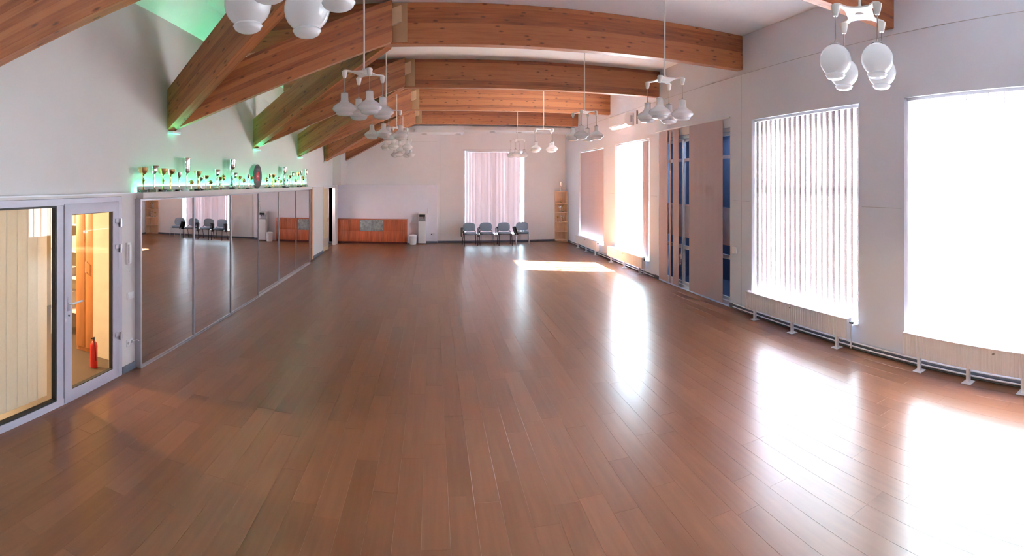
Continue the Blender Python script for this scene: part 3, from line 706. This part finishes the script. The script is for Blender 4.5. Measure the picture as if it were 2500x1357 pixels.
# cream blind in the side room
ys = span(1.25, 3.80, .145)
t = thing('vertical_blind', 'closed cream vertical blind behind the left glass pane', 'blind')
me_ = slat_mesh(.150, 2.07, creamslat_m)
MB().box(LX-.20, LX-.16, 1.2, 3.74, 2.13, 2.17).build('headrail', white_m, t)
for yy in ys: part_of('slat', me_, t, (LX-.18+random.uniform(-.002, .002), yy, 2.13), pi/2+random.uniform(-.035, -.02))
# side room
struct('wall_side_room', wall_grid('x', .6, .7, -6.6, -3.65, -.01, 2.45, []), warm_m)
struct('wall_side_room', MB().box(-6.7, -6.6, .6, 7.5, -.01, 2.45), warm_m)
struct('wall_side_room', MB().box(-6.6, -3.65, 7.4, 7.5, -.01, 2.45), warm_m)
struct('ceiling_side_room', MB().box(-6.7, -3.66, .6, 7.5, 2.42, 2.52), warm_m)
struct('floor_side_room', MB().box(-6.6, LX-.08, .7, 7.4, -.01, -.002), sidefloor_m)
struct('wall_side_partition', MB().box(-4.24, -3.66, 5.22, 5.30, 0, 2.42), warm_m)
wd = thing('wardrobe', 'tall orange wooden wardrobe seen through the glass door', 'wardrobe', (-4.42, 5.5, 0))
MB().box(-.17, .17, -.22, .22, 0, 2.1).build('carcass', orange_m, wd, .004)
MB().box(-.165, -.005, -.24, -.22, .06, 2.06).build('door', orange_m, wd, .003)
d = MB().box(.005, .165, -.24, -.22, .06, 2.06).build('door', orange_m, wd, .003)
MB().tube([(.03, -.24, 1.1), (.03, -.265, 1.1), (.03, -.265, 1.25), (.03, -.24, 1.25)], .006, 6).build('handle', chrome_m, d, smooth=True)
sh = thing('open_shelf', 'open shelf of boxes seen through the left edge of the glass door', 'shelf', (-5.0, 5.75, 0))
for z in (.4, .9, 1.3, 1.7, 2.1): MB().box(-.35, .35, -.2, .2, z, z+.025).build('shelf_board', white_m, sh)
for x in (-.35, .33): MB().box(x, x+.02, -.2, .2, 0, 2.3).build('side_panel', white_m, sh)
for i, (z, hh, m_) in enumerate([(.425, .25, book_m), (.925, .2, dark_m), (1.325, .22, book_m), (1.725, .2, warm_m), (.925, .12, white_m)]):
    x = -.1+.12*((i*3) % 4)
    tag(MB().box(-5.0+x-.08, -5.0+x+.08, 5.58, 5.85, z, z+hh).build('storage_box', m_, None, .004), ['cardboard box low on the shelf behind the glass door', 'black box on the second shelf behind the glass door', 'cardboard box on the middle shelf behind the glass door', 'cream box on the upper shelf behind the glass door', 'small white box beside the black one behind the glass door'][i], 'box')
fe = thing('fire_extinguisher', 'red fire extinguisher on the floor behind the glass door', 'fire extinguisher', (-3.97, 4.90, 0))
fe.scale = (.8, .8, .85)
MB().lathe([(.055, 0), (.06, .01), (.06, .33), (.045, .37), (.02, .39), (.02, .40)], 20).build('cylinder_body', red_m, fe, smooth=True)
MB().lathe([(.018, .40), (.018, .43), (.01, .44)], 10).build('valve_head', dark_m, fe, smooth=True)
MB().box(-.01, .01, -.06, .02, .43, .445).build('lever', dark_m, fe)
MB().tube([(0, -.02, .415), (.05, -.04, .38), (.07, -.04, .25), (.068, -.03, .12)], .008, 6).build('hose', dark_m, fe, smooth=True)
sl = bpy.data.lights.new('side_room_lamp', 'AREA'); sl.shape = 'DISK'; sl.size = .12; sl.energy = 105; sl.color = (1, .72, .44)
slo = bpy.data.objects.new('side_room_lamp', sl); C.objects.link(slo); slo.location = (-6.2, 4.6, 2.15)
slo.rotation_euler = Vector((1, -.05, -.5)).to_track_quat('-Z', 'Y').to_euler()
sl2 = bpy.data.lights.new('side_room_lamp', 'AREA'); sl2.shape = 'DISK'; sl2.size = 1.0; sl2.energy = 45; sl2.color = (1, .72, .42)
slo2 = bpy.data.objects.new('side_room_lamp', sl2); C.objects.link(slo2); slo2.location = (-5.3, 2.4, 2.39)

# things on the strip of wall between the door and the mirrors
ic = thing('intercom_handset', 'white intercom handset on the wall between glass door and mirrors', 'intercom', (LX, 5.04, 1.33))
MB().box(0, .03, -.035, .035, 0, .27).build('wall_base', plast_m, ic, .006)
MB().box(.03, .055, -.028, .022, .02, .25).build('handset', plast_m, ic, .010)
MB().tube([(.03, -.01, .02), (.04, -.02, -.06), (.035, -.01, -.09), (.03, .005, -.03), (.02, .01, .01)], .004, 6).build('cord', plast_m, ic, smooth=True)
def wplate(name, label, cat, y, z, nn, holes_):
    t = thing(name, label, cat, (LX, y, z))
    for i in range(nn):
        p = MB().box(0, .010, i*.075-.036, i*.075+.036, -.04, .04).build('cover_plate', plast_m, t, .003)
        if holes_: MB().lathe([(0, 0), (.018, 0), (.018, .003), (0, .003)], 14).xf(Matrix.Translation((.010, i*.075, 0)) @ M90).build('socket', seam_m, p)
        else: MB().box(.010, .014, i*.075-.024, i*.075+.024, -.03, .03).build('rocker', plast_m, p, .002)
    return t
wplate('light_switch', 'triple white light switch above the sockets beside the mirrors', 'switch', 5.07, .93, 2, False)
wplate('power_socket', 'double white power socket low on the wall beside the mirrors', 'socket', 5.05, .35, 2, True)
c_ = MB().tube([(LX+.02, 5.13, .36), (LX+.06, 5.17, .37), (LX+.07, 5.20, .35)], .004, 6).build('power_plug_cord', plast_m, smooth=True); tag(c_, 'short white cord running from the double socket behind the mirrors', 'cord')

# ------------------------------------------------------------------ brown door and half open cream door
d2 = struct('door_2', MB().box(-3.72, -3.60, 13.76, 13.82, 0, 2.135), pine_m, .003)
MB().box(-3.72, -3.585, 14.56, 14.72, 0, 2.20).build('casing', pine_m, d2, .003)
MB().box(-3.72, -3.585, 14.04, 14.72, 2.13, 2.20).build('casing', pine_m, d2, .003)
l2 = MB().box(-3.64, -3.602, 13.83, 14.55, .01, 2.125).build('door_leaf', brown_m, d2, .003)
for z in (.35, 1.75): MB().tube([(-3.592, 14.53, z), (-3.592, 14.53, z+.10)], .012, 8).build('hinge', chrome_m, l2, smooth=True)
d3 = struct('door_3', MB().box(-.02, .02, 0, .80, .01, 2.12), cream_m, .003)
d3.location = (-3.655, 16.20, 0); d3.rotation_euler = (0, 0, R(-3))
vg = MB().frame(.14, .66, .16, .42, .02, .02, .028).build('vent_grille', seam_m, d3)
for k in range(6): MB().box(.020, .026, .16, .64, .19+k*.036, .205+k*.036).build('slat', grey_m, vg)
hh = MB().tube([(.02, .70, 1.05), (.06, .70, 1.05), (.06, .60, 1.05)], .010, 8).build('handle', gold_m, d3, smooth=True)
MB().box(.020, .026, .68, .72, .95, 1.12).build('handle_plate', gold_m, hh)
struct('trim_30', MB().box(-3.72, -3.59, 16.10, 16.16, 0, 2.2), pine_m, .003)

# ------------------------------------------------------------------ sideboard along the far wall
def doors_of(t, cells, x0, z0, z1, m, y):
    for (a, b, c, d_) in cells: pass
FY = 18.785
def cabinet(label, x0, x1, cells, name='wooden_cabinet'):
    t = thing(name, label, 'cabinet', ((x0+x1)/2, FY, 0)); w = (x1-x0)/2
    MB().box(-w+.002, w-.002, .018, .30, .07, .905).build('carcass', cherry_m, t)
    MB().box(-w+.01, w-.01, .03, .28, 0, .07).build('plinth', kick_m, t)
    for (a, b, c, d_, gl) in cells:
        X0, X1 = -w+2*w*a+.005, -w+2*w*b-.005
        dd = MB().box(X0, X1, 0, .018, c+.003, d_-.003).build('door', frost_m if gl else cherry_m, t, .0015)
        if gl:
            dd['label'] = 'frosted glass door'
            hx = X0+.03 if a < .4 else X1-.03
            for z in (c+.07, d_-.07): MB().lathe([(0, 0), (.016, 0), (.016, .012), (0, .012)], 12).xf(Matrix.Translation((hx, 0, z)) @ Matrix.Rotation(R(90), 4, 'X')).build('hinge_boss', chrome_m, dd)
    return t
c4 = [(0, .5, .075, .49, 0), (.5, 1, .075, .49, 0), (0, .5, .49, .905, 0), (.5, 1, .49, .905, 0)]
cabinet('left red-brown wooden cabinet, next to the doorway recess', -3.63, -2.745, c4)
cabinet('middle wooden cabinet with two frosted glass doors above two wooden ones', -2.745, -1.84, [(0, .5, .075, .475, 0), (.5, 1, .075, .475, 0), (0, .5, .475, .905, 1), (.5, 1, .475, .905, 1)])
cabinet('right red-brown wooden cabinet, beside the white pedal bin', -1.84, -.95, c4)
tag(MB().box(-3.64, -.94, FY-.012, FY+.30, .905, .93).build('cabinet_top', cherry_m, None, .002), 'long red-brown worktop lying over the three cabinets', 'worktop')
# bin, cooler, cup tube
bn = thing('waste_bin', 'white round-cornered waste bin between cabinet and water cooler', 'bin', (-.72, 18.66, 0))
MB().lathe([(.115, 0), (.12, .01), (.14, .30), (.142, .31)], 24).build('bucket', plast_m, bn, smooth=True)
MB().lathe([(.148, .31), (.148, .335), (.12, .36), (.03, .372)], 24).build('lid', white_m, bn, smooth=True)
wc = thing('water_cooler', 'tall white water cooler with a black control panel', 'water cooler', (-.375, 18.75, 0))
MB().box(-.145, .145, 0, .30, .03, .86).build('body', plast_m, wc, .012)
MB().box(-.145, .145, .14, .30, .86, 1.10).build('back_column', plast_m, wc, .008)
MB().box(-.145, .145, .0, .30, 1.02, 1.17).build('head', plast_m, wc, .015)
MB().box(-.11, .11, -.006, .0, 1.03, 1.12).build('control_panel', dark_m, wc, .002)
MB().box(-.12, .12, .135, .14, .87, 1.01).build('niche_back', grey_m, wc)
MB().box(-.13, .13, .0, .14, .86, .875).build('drip_tray', grey_m, wc, .003)
for x in (-.05, .05): MB().tube([(x, .06, 1.02), (x, .06, .97)], .014, 8).build('tap', dark_m, wc, smooth=True)
MB().box(-.14, .14, .01, .28, 0, .03).build('foot_base', dark_m, wc)
cu = thing('cup_dispenser', 'slim clear cup tube on the wall above the water cooler', 'cup dispenser', (-.16, YF-.14, 1.12))
MB().lathe([(.03, 0), (.032, .01), (.032, .30), (.02, .32)], 14).build('tube', glass_m, cu, smooth=True)
MB().lathe([(.025, .02), (.022, .2), (.026, .21)], 12).build('cups', white_m, cu, smooth=True)
MB().tube([(0, 0, .32), (0, 0, .42)], .003, 6).build('stalk', white_m, cu)
MB().lathe([(0, .41), (.022, .42), (.022, .45), (0, .46)], 12).build('cap', white_m, cu, smooth=True)
MB().box(-.015, .015, .03, .04, .10, .14).build('bracket', white_m, cu)
so_ = thing('power_socket', 'double socket with a black plug low on the white board by the cooler', 'socket', (-.02, YF-.10, .34))
for i in range(2): MB().box(i*.085-.038, i*.085+.038, -.012, 0, -.04, .04).build('cover_plate', plast_m, so_, .003)
MB().lathe([(0, 0), (.022, 0), (.018, .035), (0, .04)], 12).xf(Matrix.Translation((0, -.012, 0)) @ Matrix.Rotation(R(90), 4, 'X')).build('plug', dark_m, so_, smooth=True)
pc = MB().tube([(-.02, YF-.14, .33), (.02, YF-.14, .24), (.10, YF-.15, .16), (.14, YF-.15, .11)], .005, 6)  .build('mains_cable', plast_m, smooth=True); tag(pc, 'white cord curving from the socket by the water cooler to the skirting', 'cord')
ca = thing('ceiling_spotlight', 'small white spotlight under the soffit near the far left', 'spotlight', (-.62, YF-1.07, 4.22))
MB().box(-.04, .04, -.0, .02, -.05, .05).build('mount', white_m, ca, .004)
MB().tube([(.03, -.0, 0), (.05, -.07, -.01), (.05, -.14, -.02)], [.02, .045, .05], 14).build('lamp_head', plast_m, ca, smooth=True)
for i, x in enumerate((-.30, .98, 2.28, 3.3)):
    dl = thing('recessed_downlight', 'flat oval downlight in the far soffit, '+['leftmost', 'second from the left', 'third from the left', 'rightmost'][i], 'downlight', (x, YF-.5, 4.16 if x < 1.1 else 4.25), 0)
    MB().lathe([(.09, 0), (.11, -.004), (.11, -.010), (.085, -.012)], 20).build('trim_ring', rod_m, dl, smooth=True)
    MB().lathe([(0, -.006), (.085, -.006), (.085, -.003), (0, -.003)], 20).build('lens', seam_m, dl)

# ------------------------------------------------------------------ chairs
def superell(w, h, n=28, e=3.0, ex=0.):
    return [(w*abs(cos(2*pi*k/n))**(2/e)*(1 if cos(2*pi*k/n) >= 0 else -1), h*abs(sin(2*pi*k/n))**(2/e)*(1 if sin(2*pi*k/n) >= 0 else -1)) for k in range(n)]
def cushion(w, h, t, bow):        # rounded pad in XZ, thickness along Y, curved about Z
    mb = MB(); rings = [(.97, 0), (1.0, .25*t), (1.0, .7*t), (.94, t), (.6, t*1.12)]
    n = 28; vs = []; fs = []
    for s, yy in rings:
        for (x, z) in superell(w*s, h*s, n): vs.append((x, yy-bow*(x/w)**2, z))
    for i in range(len(rings)-1):
        for k in range(n): fs.append((i*n+k, i*n+(k+1) % n, (i+1)*n+(k+1) % n, (i+1)*n+k))
    vs += [(0, rings[0][1], 0), (0, rings[-1][1], 0)]
    a, b = len(vs)-2, len(vs)-1
    for k in range(n):
        fs.append((a, (k+1) % n, k)); o = (len(rings)-1)*n; fs.append((b, o+k, o+(k+1) % n))
    return mb.add(vs, fs)
def make_chair(label, legm, arms, tablet):
    t = thing('conference_chair', label, 'chair', (0, 0, 0), 0, 'blue-grey chairs in a row by the far window')
    # faces -Y.  seat
    seat = cushion(.235, .215, .05, .0).xf(Matrix.Translation((0, 0, .43)) @ Matrix.Rotation(R(90), 4, 'X')).build('seat', blue_m, t, smooth=True)
    MB().prism(superell(.22, .20, 24), .415, .432, 'z').build('seat_shell', dark_m, seat, .004)
    tilt = Matrix.Translation((0, .235, .66)) @ Matrix.Rotation(R(-10), 4, 'X')
    bk = cushion(.235, .165, -.045, -.035).xf(tilt).build('backrest', blue_m, t, smooth=True)
    MB().prism(superell(.225, .155, 24), .004, .016, 'y').xf(tilt).build('back_shell', dark_m, bk, .004)
    for s in (-1, 1):
        MB().tube([(s*.245, -.235, .0), (s*.235, -.20, .40), (s*.235, -.17, .425), (s*.235, .12, .425)], .0125, 8).build('front_leg', legm, t, smooth=True)
        MB().tube([(s*.25, .27, .0), (s*.235, .15, .40), (s*.225, .17, .50), (s*.15, .265, .60), (s*.14, .275, .70)], .0125, 8).build('rear_leg', legm, t, smooth=True)
    for y_ in (-.13, .12): MB().tube([(-.235, y_, .415), (.235, y_, .415)], .010, 6).build('crossbar', legm, t, smooth=True)
    for s in arms:
        am = MB().tube([(s*.25, -.17, .42), (s*.29, -.16, .50), (s*.295, -.15, .62), (s*.295, .05, .65)], .012, 8).build('arm_support', dark_m, t, smooth=True)
        MB().box(s*.295-.022, s*.295+.022, -.17, .10, .645, .675).build('arm_pad', dark_m, am, .010)
    if tablet:
        M_ = Matrix.Translation((tablet[0], tablet[1], tablet[2])) @ Matrix.Rotation(tablet[3], 4, 'Y') @ Matrix.Rotation(tablet[4], 4, 'Z')
        MB().box(-.009, .009, -.13, .13, -.32, 0).xf(M_).build('writing_tablet', dark_m, t, .008)
    return t
CH = [(1.40, 18.30, 4, dark_m, (-1,), (-.33, -.04, .66, 0, 0), 'blue-grey upholstered chair at the left end of the row by the far window'),
      (2.02, 18.34, 2, dark_m, (-1,), (-.325, -.02, .64, 0, 0), 'second chair from the left, dark blue-grey with black legs'),
      (2.69, 18.28, 0, dark_m, (-1,), (-.33, 0, .64, 0, 0), 'third chair from the left, lighter blue with a black armrest'),
      (3.38, 18.36, -6, chrome_m, (-1,), (-.33, -.10, .68, -.30, .5), 'pale chair with metal legs and a hanging black writing tablet, right end of the row')]
for (x, y, rz, lm, arms, tab, lab) in CH:
    c = make_chair(lab, lm, arms, tab); c.location = (x, y, 0); c.rotation_euler = (0, 0, R(rz))

# ------------------------------------------------------------------ corner shelf with trophies
cs = thing('corner_shelf', 'tall pale birch corner shelf with quarter-round boards', 'shelf', (5.24, YF-.02, 0))
r_ = .40
qp = [(0, 0)]+[(-r_*sin(a), -r_*cos(a)) for a in [pi/2*i/10 for i in range(11)]]
zs = [.06, .40, .76, 1.10, 1.44, 1.78]
zs = [.04, .40, .76, 1.12, 1.49, 1.98]
zs = [.04, .385, .76, 1.13, 1.50, 1.96]
for z in zs: MB().prism(qp, z, z+.022, 'z').build('shelf_board', birch_m, cs)
MB().box(-r_-.005, .0, -.0, .015, 0, 1.985).build('back_panel', birch_m, cs)
MB().box(.0, .015, -r_-.005, .015, 0, 1.985).build('side_panel', birch_m, cs)
MB().prism([(0, 0)]+[(-.36*sin(a), -.36*cos(a)) for a in [pi/2*i/8 for i in range(9)]], 0, .04, 'z').build('plinth', birch_m, cs)
gx = 'trophies on the corner shelf'
def tz(z): return z+.022
trophy(5.03, YF-.20, tz(1.96), .36, 'S', 'gold-white trophy cup on top of the corner shelf', 1.0, gx)
trophy(5.04, YF-.20, tz(1.50), .20, 'g4', 'small trophy alone on the top board of the corner shelf', 1.1, gx)
trophy(5.00, YF-.24, tz(1.13), .25, 'G', 'silver cup on a black base, second board of the corner shelf', 1.2, gx)
trophy(5.13, YF-.18, tz(1.13), .27, 'g1', 'gold trophy behind the silver cup on the corner shelf', 1.0, gx)
trophy(4.92, YF-.16, tz(.76), .20, 'g2', 'left trophy of three on the middle board of the corner shelf', 1.1, gx)
trophy(5.04, YF-.25, tz(.76), .26, 's2', 'middle trophy of three on the middle board of the corner shelf', 1.1, gx)
trophy(5.15, YF-.17, tz(.76), .20, 's3', 'right trophy of three on the middle board of the corner shelf', 1.1, gx)
tag(MB().box(XR-.03, XR, 18.3, 18.38, 2.75, 2.87).build('motion_sensor', plast_m, None, .006), 'tiny white motion sensor above the corner shelf', 'sensor')
